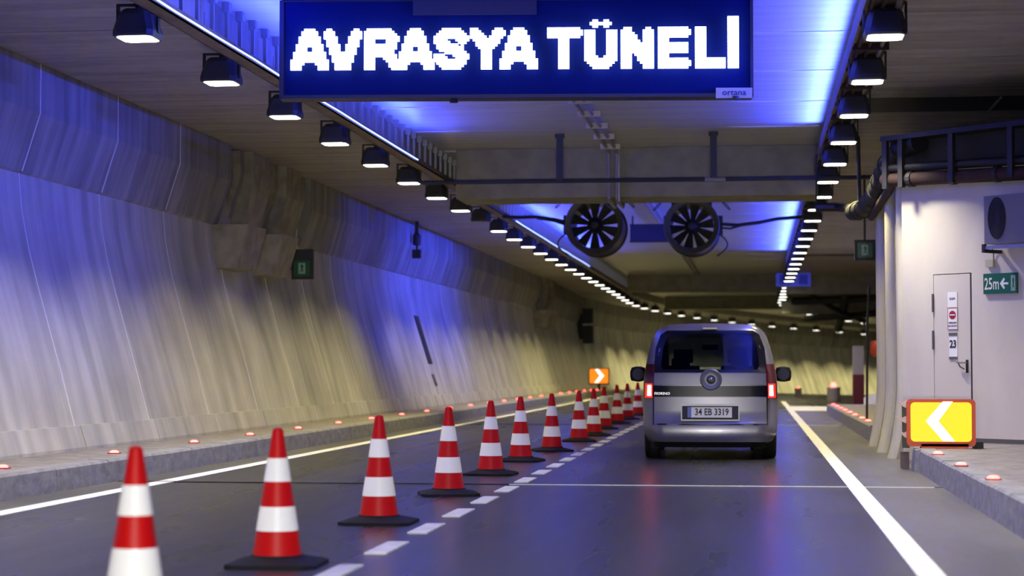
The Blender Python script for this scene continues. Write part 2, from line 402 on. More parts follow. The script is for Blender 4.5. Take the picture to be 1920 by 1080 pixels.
MB().box(1.075, 7.5, 0, .25, 0, 3.98, BM_).build('wall_panel', M['booth'], bw)
MB().box(.49, 1.075, 0, .25, 2.31, 3.98, BM_).build('wall_panel', M['booth'], bw)
MB().box(1.10, 7.5, -.012, 0, .25, .30, BM_).build('wall_skirting', M['grey'], bw)
door = struct('door_1')
MB().box(.495, 1.048, .004, .07, .26, 2.30, BM_).build('door_leaf', M['door'], door)
MB().box(.49, 1.075, .07, .12, .2, 2.31, BM_).build('door_frame', M['black'], door)
MB().box(1.052, 1.072, .003, .07, .26, 2.305, BM_).build('door_gap', M['black'], door)
for z0, z1 in ((1.843, 2.068), (1.381, 1.612)):
    MB().box(.478, .496, -.02, .01, z0, z1, BM_).build('hinge', M['grey'], door)
h = MB().box(.985, 1.012, -.014, .004, 1.09, 1.25, BM_).build('handle_plate', M['dark'], door)
MB().box(.87, 1.0, -.05, -.035, 1.205, 1.222, BM_).box(.99, 1.004, -.05, -.01, 1.205, 1.222, BM_).build('handle', M['steel'], h)
MB().tube([BM_ @ Vector(p) for p in ((.90, -.045, 1.205), (.925, -.045, 1.165), (.985, -.04, 1.135))], .008).build('key_ring', M['dark'], h)
TX = BM_ @ Matrix.Rotation(PI/2, 4, 'X')
def wtext(body, u, z, size, m, parent, bold=0, sx=1, name='lettering'):
    return text(name, body, size, m, parent, BM_ @ Matrix.Translation((u, -.006, z)) @ Matrix.Rotation(PI/2, 4, 'X'), .0015, bold, sx=sx)
p1 = empty('paper_notice', label='small white paper notice taped at the top of the cream door', cat='notice')
MB().box(.713, .857, -.003, .003, 1.895, 2.082, BM_).build('sheet', M['paper'], p1); wtext('KAPI', .785, 2.0, .04, M['grey'], p1)
p2 = empty('no_entry_notice', label='white notice with round red no entry symbol, between two other sheets on the door', cat='notice')
MB().box(.710, .861, -.003, .003, 1.62, 1.888, BM_).build('sheet', M['paper'], p2)
fr = MB()
for a in ((.710, .861, 1.620, 1.627), (.710, .861, 1.881, 1.888), (.710, .716, 1.62, 1.888), (.855, .861, 1.62, 1.888)): fr.box(a[0], a[1], -.0045, -.003, a[2], a[3], BM_)
fr.build('red_border', M['signred'], p2)
MB().lathe([(.052, 0), (.052, .002)], 20, BM_ @ Matrix.Translation((.785, -.004, 1.800)) @ Matrix.Rotation(PI/2, 4, 'X')).build('red_disc', M['signred'], p2)
MB().box(.745, .825, -.0085, -.006, 1.794, 1.808, BM_).build('white_bar', M['paper'], p2)
wtext('GİRİLMEZ', .785, 1.705, .026, M['ink'], p2); wtext('NO ENTRY', .785, 1.665, .026, M['ink'], p2)
p3 = empty('number_notice', label='white sheet numbered 23 held by dark strips above the door handle', cat='notice')
MB().box(.728, .852, -.003, .003, 1.28, 1.556, BM_).build('sheet', M['paper'], p3); wtext('23', .79, 1.44, .13, M['ink'], p3, .003, .8)
MB().box(.728, .852, -.008, .0, 1.545, 1.582, BM_).build('dark_strip', M['grey'], p3)
MB().box(.728, .852, -.008, .0, 1.258, 1.288, BM_).build('dark_strip', M['grey'], p3)
# 25m escape sign
es = empty('escape_distance_sign', label='green 25m escape sign with white arrow on the cream wall right of the door', cat='sign')
MB().box(1.276, 1.76, -.035, -.003, 2.04, 2.285, BM_).build('board', M['green'], es)
text('lettering', '25m', .20, M['signwhite'], es, BM_ @ Matrix.Translation((1.40, -.037, 2.155)) @ Matrix.Rotation(PI/2, 4, 'X'), .0015, .002, sx=.62)
b = MB(); fnw = lambda p, a: BM_ @ Vector((p[0], a, p[1]))
b.prism([(1.52, 2.16), (1.575, 2.23), (1.592, 2.21), (1.568, 2.173), (1.64, 2.173), (1.64, 2.147), (1.568, 2.147), (1.592, 2.11), (1.575, 2.09)], -.038, -.035, fn=fnw); b.build('arrow', M['signwhite'], es)
b = MB().box(1.68, 1.74, -.038, -.035, 2.07, 2.255, BM_); b.build('door_pictogram', M['signpale'], es)
MB().prism([(1.69, 2.08), (1.705, 2.15), (1.70, 2.2), (1.715, 2.24), (1.728, 2.2), (1.72, 2.15), (1.732, 2.08), (1.712, 2.13)], -.040, -.038, fn=fnw).build('runner', M['green'], es)
# AC unit
ac = empty('air_conditioner', label='grey outdoor air conditioner with round black fan, high on the cream wall', cat='air conditioner')
MB().box(1.515, 2.20, -.32, -.06, 2.62, 3.19, BM_).build('casing', M['acwhite'], ac)
fm = BM_ @ Matrix.Translation((1.70, -.32, 2.92)) @ Matrix.Rotation(PI/2, 4, 'X') @ Matrix.Diagonal((.62, 1.25, 1, 1))
MB().lathe([(.20, 0), (.20, .012), (.05, .012)], 24, fm).build('fan_opening', M['black'], ac)
gr = MB()
for r in (.07, .11, .15, .19): gr.tube([fm @ Vector((r*math.cos(a*PI/10), r*math.sin(a*PI/10), .018)) for a in range(20)], .003, 5, True)
gr.build('fan_grille', M['dark'], ac)
MB().box(1.49, 1.53, -.34, .0, 2.52, 2.56, BM_).box(1.49, 1.53, -.34, -.30, 2.56, 2.62, BM_).build('bracket', M['black'], ac)
MB().box(2.10, 2.14, -.34, .0, 2.52, 2.56, BM_).box(2.10, 2.14, -.34, -.30, 2.56, 2.62, BM_).build('bracket', M['black'], ac)
MB().box(1.49, 2.14, -.33, -.29, 2.56, 2.60, BM_).build('shelf_rail', M['steel'], ac)
jb = empty('junction_box', label='small pale junction box between green sign and air conditioner', cat='box')
MB().box(1.318, 1.43, -.05, .0, 2.365, 2.455, BM_).build('box_body', M['palebox'], jb)
MB().tube([BM_ @ Vector(p) for p in ((1.42, -.02, 2.455), (1.42, -.02, 2.52), (1.42, -.05, 2.6))], .006).build('cable', M['black'], jb)

# far right-hand walls
ribbon((6.6, 6.9), 30.0, 175, 5.2, thick=5.2).build('far_wall', M['wall'], struct('wall_far_right'))
MB().box(2.2, 7.0, 29.3, 29.5, 0, 4.63).build('return_wall', M['rib'], rw)

# ================================================================== THINGS
# ---- big overhead message sign
S0 = Vector((-4.86, 19.30, 3.93)); S1 = Vector((0.0, 19.75, 3.93)); sd = (S1-S0).normalized(); sw = (S1-S0).length
sn = Vector((sd.y, -sd.x, 0))     # toward the camera
SM = Matrix(((sd.x, -sn.x, 0, S0.x), (sd.y, -sn.y, 0, S0.y), (0, 0, 1, S0.z), (0, 0, 0, 1)))   # local x right, -y toward camera
sg = empty('message_sign', label='wide blue electronic sign reading AVRASYA TÜNELİ in white lights, hung under the ceiling', cat='sign')
MB().box(0, sw, .0, .24, 0, 1.02, SM).build('cabinet', M['ledframe'], sg)
MB().box(.05, sw-.03, -.012, .0, .04, 1.01, SM).build('led_face', M['ledface'], sg)
fr = MB(); 
for a in ((0, sw, 0, .035), (0, .045, 0, 1.02), (sw-.03, sw, 0, 1.02), (0, sw, 1.005, 1.02)): fr.box(a[0], a[1], -.03, .0, a[2], a[3], SM)
fr.build('frame', M['ledframe'], sg)
# 16-row letter bitmaps drawn from strokes
T = 2.12
LET = {
 'A': (14, [((2.0, 1.2), (5.9, 13.9)), ((12.0, 1.2), (8.1, 13.9)), ((4.2, 5.0), (9.8, 5.0))]),
 'V': (14, [((2.0, 14.0), (6.3, 1.2)), ((12.0, 14.0), (7.7, 1.2))]),
 'R': (14, [((2, 1.5), (2, 14)), ((2, 14), (9, 14)), ((9, 14), (10.6, 11.6)), ((10.6, 11.6), (9, 8)), ((2, 7.6), (9, 7.6)), ((8, 7), (12, 1.6))]),
 'S': (12.5, [((10.6, 11.6), (8.6, 14)), ((8.6, 14), (4, 14)), ((4, 14), (2, 11.8)), ((2, 11.8), (3.6, 9)), ((3.6, 9), (9, 7.2)), ((9, 7.2), (10.6, 4.6)), ((10.6, 4.6), (8.8, 2)), ((8.8, 2), (4, 2)), ((4, 2), (2, 4.2))]),
 'Y': (12.5, [((1.8, 14.0), (6.2, 8)), ((10.7, 14.0), (6.2, 8)), ((6.2, 8), (6.2, 1.6))]),
 'T': (12, [((1.5, 14), (10.5, 14)), ((6, 14), (6, 1.6))]),
 'Ü': (12, [((2, 13.2), (2, 4)), ((2, 4), (4.2, 2)), ((4.2, 2), (7.8, 2)), ((7.8, 2), (10, 4)), ((10, 4), (10, 13.2)), ((4.0, 17.3), (4.0, 17.3), 1.6), ((8.0, 17.3), (8.0, 17.3), 1.6)]),
 'N': (12, [((2, 1.5), (2, 13.9)), ((10, 1.5), (10, 13.9)), ((2.4, 13.8), (9.6, 2.2))]),
 'E': (11.5, [((2, 1.6), (2, 14.4)), ((2, 14), (9.8, 14)), ((2, 8), (9.2, 8)), ((2, 2), (10, 2))]),
 'L': (11, [((2, 1.6), (2, 14.4)), ((2, 2), (9.4, 2))]),
 'İ': (4, [((2, 1.6), (2, 18.4))]),
}
def segd(px, py, a, b_):
    ax, ay = a; bx, by = b_; dx, dy = bx-ax, by-ay; L = dx*dx+dy*dy
    t = 0 if L == 0 else max(0, min(1, ((px-ax)*dx+(py-ay)*dy)/L))
    return math.hypot(px-ax-t*dx, py-ay-t*dy)
cell = (4.60)/163.5; cellz = cell*.945; X0 = .125; Z0 = .285
for ch, cx in zip('AVRASYATÜNELİ', (0, 12.2, 27, 38.8, 52.5, 65.8, 76.6, 94, 107.5, 120.8, 134.3, 147.8, 159.6)):
    w, segs = LET[ch]; b = MB()
    for r in range(0, 21):
        run = None
        for c in range(0, int(w)+3):
            inside = c < w+1 and any(segd(c+.5, r+.5, q_[0], q_[1]) < (q_[2] if len(q_) > 2 else T) for q_ in segs) and (c+.5 < w+.6)
            if ch in 'TENLİR' and inside is False: pass
            if inside and run is None: run = c
            if (not inside) and run is not None:
                b.box(X0+(cx+run)*cell, X0+(cx+c)*cell, -.095, -.065, Z0+r*cellz, Z0+(r+1)*cellz+.0004, SM); run = None
    b.build('lit_letter', M['led'], sg)
MB().box(1.385, 2.66, -.05, -.012, .86, 1.02, SM).build('upper_plate', M['bluebox'], sg)
tp = MB().box(sw-.385, sw-.015, -.06, -.03, -.02, .085, SM).build('maker_plate', M['plate_light'], sg)
text('lettering', 'ortana', .085, M['navyink'], tp, SM @ Matrix.Translation((sw-.20, -.062, .035)) @ Matrix.Rotation(PI/2, 4, 'X'), .001, .0015, sx=1.1)
for u in (1.80, sw-.185): MB().lathe([(.035, 0), (.045, -.035)], 12, SM @ Matrix.Translation((u, .08 if u < 3 else -.045, -.0))).build('foot_knob', M['dark'], sg)
for u in (.6, 2.4, 4.2): MB().box(u-.04, u+.04, .08, .16, 1.02, 1.04, SM).build('hanger', M['dark'], sg)

# ---- floodlights
def make_lamp(on=True):
    t = empty('floodlight')
    b = MB(); n = 4
    def ring(hx, hy, z, ch): 
        pts = []
        for sx, sy in ((1, 1), (-1, 1), (-1, -1), (1, -1)):
            a = [(sx*hx, sy*(hy-ch)), (sx*(hx-ch), sy*hy)]
            if sx*sy < 0: a.reverse()
            pts += a
        return [(x, y, z) for x, y in pts]
    rs = [ring(.19, .20, .0, .05), ring(.195, .205, .02, .05), ring(.195, .20, .06, .05), ring(.155, .16, .22, .05), ring(.12, .12, .27, .04)]
    vs = [v for r in rs for v in r]; fs = [tuple(range(8)), tuple(32+k for k in range(8))]
    for i in range(4):
        for k in range(8): fs.append((i*8+k, i*8+(k+1) % 8, i*8+8+(k+1) % 8, i*8+8+k))
    b.add(vs, fs).build('housing', M['lampbody'], t)
    b = MB(); r0 = ring(.165, .17, -.006, .045); r1 = ring(.165, .17, .004, .045)
    b.add(r0+r1, [tuple(range(8)), tuple(range(15, 7, -1))]+[(k, (k+1) % 8, 8+(k+1) % 8, 8+k) for k in range(8)]).build('lens', M['lens'] if on else M['offlens'], t)
    MB().box(-.205, -.185, -.03, .03, .05, .33).box(.185, .205, -.03, .03, .05, .33).box(-.205, .205, -.03, .03, .31, .33).build('bracket', M['dark'], t)
    MB().lathe([(.03, .27), (.03, .37)], 10).build('stem', M['dark'], t)
    return t
protoL = make_lamp(); off_lamp = make_lamp(False); used = False
for k, ys, X in ((0, lamp_left, -5.75), (1, lamp_right, 1.23)):
    side = 'left' if k == 0 else 'right'
    for i, y in enumerate(ys):
        if y > 150: continue
        if k == 0 and i == OFF_LEFT: t = off_lamp
        elif not used: t = protoL; used = True
        else: t = copy_tree(protoL)
        t.location = pos(X, y, 4.25); t.rotation_euler = (0, 0, heading(y)); vis = i-3
        t['category'] = 'lamp'; t['group'] = 'floodlights in the %s ceiling row' % side
        if k == 0 and i == OFF_LEFT: t['label'] = 'unlit floodlight, the only dark one in the left ceiling row'
        elif vis < 0: t['label'] = 'lit floodlight of the %s ceiling row, %s above the upper picture edge' % (side, ('highest', 'middle one', 'lowest')[i])
        elif vis < 60:
            if k == 0 and vis < 8: t['label'] = 'lit floodlight, %s from the camera in the left ceiling row' % ORD[vis]
            elif k == 0: t['label'] = 'lit floodlight, %s beyond the dark one in the left ceiling row' % ORD[vis-9]
            else: t['label'] = 'lit floodlight, %s from the camera in the right ceiling row' % ORD[vis]
        else: t['label'] = 'tiny far floodlight of the %s row where the tunnel bends' % side

# ---- cable trays, hanger rods, neon
def tray(x0, x1, z0, z1, y0, y1, label, m, nm='cable_tray'):
    t = empty(nm, (0, y0, 0), label=label, cat='cable tray')
    b = MB(); L = y1-y0
    b.box(x0, x1, 0, L, z0, z0+.02); b.box(x0, x0+.012, 0, L, z0, z1); b.box(x1-.012, x1, 0, L, z0, z1); b.build('tray', m, t)
    return t
tl = tray(-5.54, -5.36, 4.44, 4.53, 8.0, 88.0, 'brown cable tray along the left edge of the recessed ceiling, on many rods', M['brown'])
rod = MB().box(-.018, .018, -.022, .022, 4.45, 4.96).box(-.04, .04, -.05, .05, 4.86, 4.96).mesh('hanger_rod', M['steel'])
for k in range(150): inst('hanger_rod', rod, tl, (-5.45, .25+.53*k, 0))
b = MB()
for x, r, z in ((-5.50, .014, 4.475), (-5.46, .012, 4.473), (-5.42, .016, 4.477)): b.tube([(x, 0, z), (x, 40, z+.005), (x, 79.5, z)], r, 6)
b.build('cables', M['black'], tl)
tr = tray(1.04, 1.40, 4.54, 4.62, 8.0, 88.0, 'rusty cable tray above the right floodlight row', M['brown'])
for x, m in ((1.10, M['rust']), (1.20, M['rust']), (1.33, M['pipe'])):
    MB().tube([(x, 0, 4.515), (x+.01, 30, 4.51), (x, 79.5, 4.515)], .022, 8).build('conduit', m, tr)
clm = MB().box(1.03, 1.41, -.02, .02, 4.47, 4.64).mesh('clamp', M['rust'])
for k in range(40): inst('clamp', clm, tr, (0, .9+1.42*k, 0))
MB().box(1.025, 1.04, 0, 80, 4.50, 4.70).build('louvre_plate', M['brown'], tr)  # louvre plate added to block the blue strip's downward light
for (y0, y1, w) in ((7.0, 30.2, 'nearer'), (43.0, 62.5, 'farther')):
    t = empty('neon_strip', (0, y0, 0), label='glowing blue white strip on the left cable tray, the %s stretch' % w, cat='light strip')
    pts = []; n = int((y1-y0)/1.4)
    for i in range(n+1): pts.append((-5.335+random.uniform(-.006, .006), (y1-y0)*i/n, 4.475+random.uniform(-.008, .008)))
    MB().tube(pts, .010, 6).build('tube', M['neon'], t)
    t = empty('neon_strip', (0, y0, 0), label='blue light strip on top of the right cable tray, the %s stretch' % w, cat='light strip')
    MB().tube([(1.10, 0, 4.60), (1.10, y1-y0, 4.60)], .010, 6).build('tube', M['neon'], t)

# ---- conduits along the middle of the recess, dipping under the beam
t = empty('conduit_run', (0, 20.6, 0), label='pair of long conduits along the middle of the recessed ceiling, dipping under the beam', cat='pipe')
for x in (-2.60, -2.46):
    b = MB().tube([(x+.06, 0, 4.90), (x+.12, 12.0, 4.90), (x+.13, 12.22, 4.85), (x+.13, 12.26, 4.5), (x+.13, 12.28, 4.06), (x+.13, 12.5, 4.03),
        (x+.13, 13.7, 4.03), (x+.13, 13.82, 4.1), (x+.14, 13.88, 4.8), (x+.15, 14.1, 4.89), (x+.25, 57, 4.90)], .032, 8)
    b.build('conduit', M['pipe'], t, True)
b = MB()
cl = MB().box(-2.58, -2.24, -.03, .03, 4.86, 4.95).mesh('clamp', M['pipe'])
for k in range(9): inst('clamp', cl, t, (0, .6+1.4*k, 0))
MB().tube([(-2.30, 12.24, 4.9), (-2.29, 12.24, 4.0)], .018, 6).build('conduit', M['pipe'], t)
# ---- cross pipe before the beam with its two hangers
t = empty('cross_pipe', (-1.5, 31, 4.19), label='thin dark pipe crossing the whole tunnel in front of the concrete beam', cat='pipe')
MB().tube([(-3.9, 0, 0), (3.4, 0, 0)], .035, 8).build('pipe', M['dark'], t, True)
MB().tube([(.72, 0, 0), (1.05, 0, -.005)], .04, 8).build('sleeve', M['steel'], t, True)
for x in (-1.63, .86): MB().box(x-.055, x+.055, -.03, .03, .0, .76).box(x-.075, x+.075, -.05, .05, .70, .765).build('hanger', M['dark'], t)

# ---- jet fans
def fan(x, z, r, rot, label, side):
    t = empty('jet_fan', (x, 41.0, z), label=label, cat='fan', group='ceiling jet fans')
    F = Matrix.Rotation(-PI/2, 4, 'X')      # local z -> +y
    b = MB(); n = 40
    ro = r; ri = r*.79
    b.lathe([(ri, 0), (ri*1.02, -.03), (ro*.97, -.05), (ro, 0), (ro*.97, .12), (ro*.93, .14), (ro*.93, 1.28), (ro, 1.30), (ro, 1.42), (ri, 1.42), (ri, 0)], n, F, cap=False)
    b.build('casing', M['olive'], t, True)
    MB().lathe([(.001, .02), (.07*r/.6, .03), (.15*r/.6, .12), (.16*r/.6, .5), (.05, .7)], 20, F).build('hub', M['black'], t, True)
    for k in range(10):
        a = rot+2*PI*k/10; q = Matrix.Rotation(a, 4, 'Y')
        bl = MB(); vs = []
        for s_ in (0, 1):
            for (rr, w, tw) in ((.14*r/.6, .05, .5), (.30*r/.6, .085, .42), (ri*.98, .110, .30)):
                for e in (-1, 1): vs.append(q @ Vector((e*w*math.cos(tw)*r/.6, .2+e*w*math.sin(tw)+s_*.02, rr)))
        fs = [(0, 1, 3, 2), (2, 3, 5, 4), (6, 8, 9, 7), (8, 10, 11, 9), (0, 2, 8, 6), (2, 4, 10, 8), (1, 7, 9, 3), (3, 9, 11, 5), (0, 6, 7, 1), (4, 5, 11, 10)]
        bl.add(vs, fs); bl.build('blade', M['black'], t)
    fr = MB().box(-r*.85, r*.85, .1, 1.35, r+.02, r+.075); fr.build('mount_plate', M['black'], t)
    for e in (-1, 1):
        MB().box(e*r*.62-.06, e*r*.62+.06, .15, .3, r*.70, r+.05).build('mount_foot', M['dark'], t)
        MB().box(e*r*.62-.03, e*r*.62+.03, .2, .26, r+.05, 4.97-z).build('hanger', M['dark'], t)
        MB().tube([(e*(r*1.0+.22*math.sin(a*PI/8)), .15, r*.95-.30*math.sin(a*PI/8)*(1-a/16)+.0) for a in range(9)], .010, 5).build('loop_cable', M['black'], t)
    jb_ = MB().box(side*r*.98-.05, side*r*.98+.07, .1, .5, -.18, .22); jb_.build('terminal_box', M['black'], t)
    MB().tube([(side*(r*.9+.22*math.sin(a*PI/10)), .05, -.15-.5*a/10) for a in range(11)], .016, 6).build('loop_cable', M['black'], t)
    return t
fan(-3.40, 4.22, .635, .0, 'round jet fan hung under the ceiling, left of the pair', -1)
fan(-1.32, 4.18, .60, .16, 'round jet fan hung under the ceiling, right of the pair', 1)
t = empty('fan_rail', (-2.3, 40.9, 4.80), label='long black steel rail over both jet fans', cat='rail')
MB().box(-1.8, 1.75, -.06, .06, .05, .15).build('rail', M['black'], t)
t = empty('fan_cable', (-4.05, 41.1, 4.3), label='thick black cable from left jet fan to the left ceiling edge', cat='cable')
MB().tube([(0, 0, 0), (-.25, 0, .06), (-.6, 0, .11), (-1.0, 0, .10), (-1.35, 0, .12)], .035, 8).build('cable', M['black'], t, True)
MB().tube([(0, 0, -.06), (-.25, 0, .02), (-.6, 0, .08)], .022, 8).build('cable_branch', M['black'], t, True)
t = empty('fan_cable', (-.70, 41.1, 4.22), label='thick black cable from right jet fan to the right ceiling edge', cat='cable')
MB().tube([(0, 0, 0), (.35, 0, -.03), (.8, 0, .02), (1.2, 0, .10), (1.8, 0, .14)], .038, 8).build('cable', M['black'], t, True)
MB().tube([(0, 0, -.08), (.2, 0, -.10), (.5, 0, -.02)], .022, 8).build('cable_branch', M['black'], t, True)
t = empty('ceiling_box', (-2.62, 48.0, 4.52), label='flat dark blue box hanging between the two jet fans', cat='box')
MB().box(-.46, .50, 0, .2, -.22, .22).build('box_body', M['bluebox'], t)
MB().box(-.47, .51, -.02, .0, .19, .23).box(-.47, .51, -.02, .0, -.23, -.19).build('rim', M['ledframe'], t)
for x in (-.4, .4): MB().box(x-.02, x+.02, .08, .12, .2, .44).build('hanger', M['dark'], t)

# ---- exit signs
def exit_sign(loc, s, label, arm):
    t = empty('exit_sign', loc, label=label, cat='sign')
    MB().box(-s/2, s/2, 0, .1, -s/2, s/2).build('box_body', M['dark'], t)
    a = s*.36; MB().box(-a, a, -.012, 0, -a, a).build('face', M['greenlit'], t)
    MB().box(-a*.45, a*.45, -.016, -.012, -a*.7, a*.7).build('door_pictogram', M['signpale'], t)
    MB().prism([(-.3*a, -.6*a), (-.05*a, -.1*a), (-.2*a, .3*a), (0, .6*a), (.25*a, .25*a), (.1*a, -.1*a), (.35*a, -.6*a), (.05*a, -.3*a)], -.020, -.016).build('runner', M['greenlit'], t)
    arm(t); return t
exit_sign((-7.89, 33.0, 2.90), .38, 'green running man exit sign on an arm from the left concrete corbel', lambda t: (
    MB().box(-.19, .19, 0, .1, .19, .34).build('upper_box', M['dark'], t), MB().box(-.52, -.15, .03, .07, -.02, .03).build('arm', M['dark'], t)))
exit_sign((1.98, 35.0, 3.27), .37, 'green exit sign under the right ceiling beside the ribbed wall', lambda t: (
    MB().box(-.02, .02, .03, .07, .18, 1.37).build('arm', M['dark'], t)))

# ---- hanging speaker, wall cabinet, wall slots
t = empty('hanging_speaker', (-7.95, 44.9, 4.2), label='dark device hanging from the ceiling in front of the left haunch', cat='speaker')
MB().box(-.04, .04, -.04, .04, .0, .44).build('arm', M['dark'], t)
MB().lathe([(.06, -.14), (.10, -.12), (.10, .10), (.05, .16)], 12).build('body', M['dark'], t)
MB().box(-.10, .10, -.08, .08, -.45, -.24).box(-.02, .02, -.02, .02, -.26, -.12).build('lower_unit', M['black'], t)
def wx(z):
    for (x0, z0), (x1, z1) in zip(prof, prof[1:]):
        if z0 <= z <= z1: return x0+(x1-x0)*(z-z0)/(z1-z0)
    return prof[-1][0]
def wallstrip(z0, z1, y0, y1, w, m, label):
    b = MB(); n = 8; vs = []; fs = []
    for i in range(n+1):
        z = z0+(z1-z0)*i/n; y = y0+(y1-y0)*i/n
        vs += [(wx(z)+.02, y-w/2, z), (wx(z)+.02, y+w/2, z), (wx(z)-.01, y+w/2, z), (wx(z)-.01, y-w/2, z)]
    for i in range(n):
        for k in range(4): fs.append((4*i+k, 4*i+(k+1) % 4, 4*i+4+(k+1) % 4, 4*i+4+k))
    fs += [(0, 1, 2, 3), (4*n+3, 4*n+2, 4*n+1, 4*n)]
    o = b.add(vs, fs).build('cable_cover', m); tag(o, label, 'cable cover'); return o
wallstrip(1.25, 2.42, 46.3, 46.1, .55, M['dark'], 'long dark cable cover running down the blue lit left wall')
wallstrip(.72, 1.0, 46.3, 46.2, .30, M['grey'], 'short grey cable cover low on the left wall under the long one')
t = empty('wall_cabinet', (-7.78, 90.0, 2.3), label='tall dark cabinet high on the left wall before the bend', cat='cabinet')
MB().box(-.25, .25, 0, .5, .0, .85).build('lower_box', M['dark'], t); MB().box(-.24, .24, 0, .5, .95, 1.65).build('upper_box', M['dark'], t)
MB().box(-.6, -.25, .2, .3, .2, 1.4).build('wall_bracket', M['dark'], t)

# ---- pipes over the cream wall
def BP(u, o_, z): return BM_ @ Vector((u, o_, z))
t = empty('rust_pipe', (0, 0, 0), label='rust brown pipe along the top of the cream wall', cat='pipe')
MB().tube([BP(-.15, -.16, 3.52), BP(3.2, -.16, 3.40), BP(7, -.16, 3.38)], .085, 12).build('pipe', M['rust'], t, True)
for u in (.30, .95, 1.6, 2.4):
    MB().lathe([(.10, -.03), (.10, .03)], 14, Matrix.Translation(BP(u, -.16, 3.51-.03*u)) @ (BM_.to_3x3().to_4x4()) @ Matrix.Rotation(PI/2, 4, 'Y')).build('collar', M['dark'], t)
t = empty('black_pipe', (0, 0, 0), label='black insulated pipe just above the rust brown one', cat='pipe')
MB().tube([BP(-.15, -.18, 3.66), BP(3.2, -.18, 3.56), BP(7, -.18, 3.5)], .055, 10).build('pipe', M['black'], t, True)
t = empty('pipe_rack', (0, 0, 0), label='black steel rack with vertical struts above the cream wall', cat='rack')
MB().box(-.1, 7, -.28, .0, 4.0, 4.06, BM_).build('top_rail', M['black'], t)
for u in (-.05, .20, .98, 1.85, 2.7):
    MB().box(u-.035, u+.035, -.27, -.21, 3.40, 4.02, BM_).build('strut', M['dark'], t)
MB().box(-.05, 7, -.02, -.002, 3.6, 4.0, BM_).build('back_panel', M['rackgrey'], t)
t = empty('flexible_duct', (0, 0, 0), label='dark ribbed duct bending down from the wall corner towards the right lamp row', cat='duct')
pts = [(2.05, 24.2, 3.95), (1.85, 24.6, 3.92), (1.74, 25.4, 3.80), (1.72, 26.5, 3.68), (1.70, 27.8, 3.58), (1.62, 29.0, 3.52), (1.50, 29.6, 3.52)]
MB().tube(pts, .13, 12).build('duct', M['black'], t, True)
for i in range(1, 6):
    for f in (0, .5):
        p = Vector(pts[i]).lerp(Vector(pts[i+1]), f); d_ = (Vector(pts[i+1])-Vector(pts[i])).normalized()
        MB().lathe([(.145, -.02), (.15, 0), (.145, .02)], 14, Matrix.Translation(p) @ d_.to_track_quat('Z', 'Y').to_matrix().to_4x4()).build('duct_ring', M['dark'], t)
MB().tube([(1.50, 29.6, 3.58), (1.42, 30.7, 3.68), (1.30, 30.9, 3.71), (.98, 30.95, 3.71)], .07, 10).build('side_branch', M['black'], t, True)
MB().tube([(1.58, 29.2, 3.50), (1.56, 29.2, 4.63)], .03, 8).build('hanger', M['dark'], t)
MB().tube([(.99, 30.95, 3.71), (1.0, 30.95, 4.56)], .015, 8).build('hanger', M['dark'], t)
t = empty('wall_pipe', (0, 0, 0), label='rust brown pipe along the top of the ribbed wall', cat='pipe')
MB().tube([(1.80, 24.55, 3.50), (1.74, 24.75, 3.50), (1.74, 25.5, 3.45), (1.74, 29.0, 3.40)], .06, 10).build('pipe', M['rust'], t, True)

# ---- traffic cones
def make_cone():
    t = empty('traffic_cone')
    def rad(z): return .145-(z-.05)*(.145-.034)/(.72)
    def sh(z0, z1, e=0, n=28): return MB().lathe([(rad(z0)+e, z0), (rad(z1)+e, z1)], n)
    b = MB().lathe([(rad(.05), .05), (rad(.30), .30), (rad(.52), .52), (rad(.77), .77), (.030, .79), (.018, .80)], 28); b.build('body', M['cred'], t, True)
    sh(.205, .345, .0035).build('reflective_band', M['cwhite'], t, True)
    sh(.49, .625, .0035).build('reflective_band', M['cwhite'], t, True)
    b = MB()
    sq = lambda h, z, ch: [(x, y, z) for x, y in ((h, -h+ch), (h, h-ch), (h-ch, h), (-h+ch, h), (-h, h-ch), (-h, -h+ch), (-h+ch, -h), (h-ch, -h))]
    rs = [sq(.265, .0, .06), sq(.265, .022, .06), sq(.24, .030, .05), sq(.16, .050, .05), sq(.13, .056, .05)]
    vs = [v for r in rs for v in r]; fs = [tuple(range(7, -1, -1)), tuple(32+k for k in range(8))]
    for i in range(4):
        for k in range(8): fs.append((i*8+k, i*8+(k+1) % 8, i*8+8+(k+1) % 8, i*8+8+k))
    b.add(vs, fs).build('base', M['rubber'], t)
    MB().lathe([(.158, .045), (.150, .065)], 28).build('base_collar', M['rubber'], t, True)
    return t
cones = [(-2.77, 8.40), (-2.77, 11.0), (-2.77, 14.06), (-2.76, 17.26), (-2.83, 20.59), (-2.87, 23.57), (-2.79, 26.49), (-2.73, 29.99), (-2.72, 32.62),
         (-2.83, 36.3), (-2.84, 39.9), (-2.84, 43.2), (-2.82, 46.7)]
c0 = make_cone()
for i, (x, y) in enumerate(cones):
    t = c0 if i == 0 else copy_tree(c0)
    t.location = (x, y, 0); t.rotation_euler = (0, 0, random.uniform(-.25, .25)+(.1 if i else 0))
    lab = 'red and white traffic cone, %s from the camera in the line' % ORD[i]
    if i == 0: lab = 'nearest red and white traffic cone, cut off by the bottom of the picture'
    if i == 12: lab = 'farthest red and white traffic cone, beside the left mirror of the car'
    tag(t, lab, 'traffic cone', 'traffic cones between the two lanes')

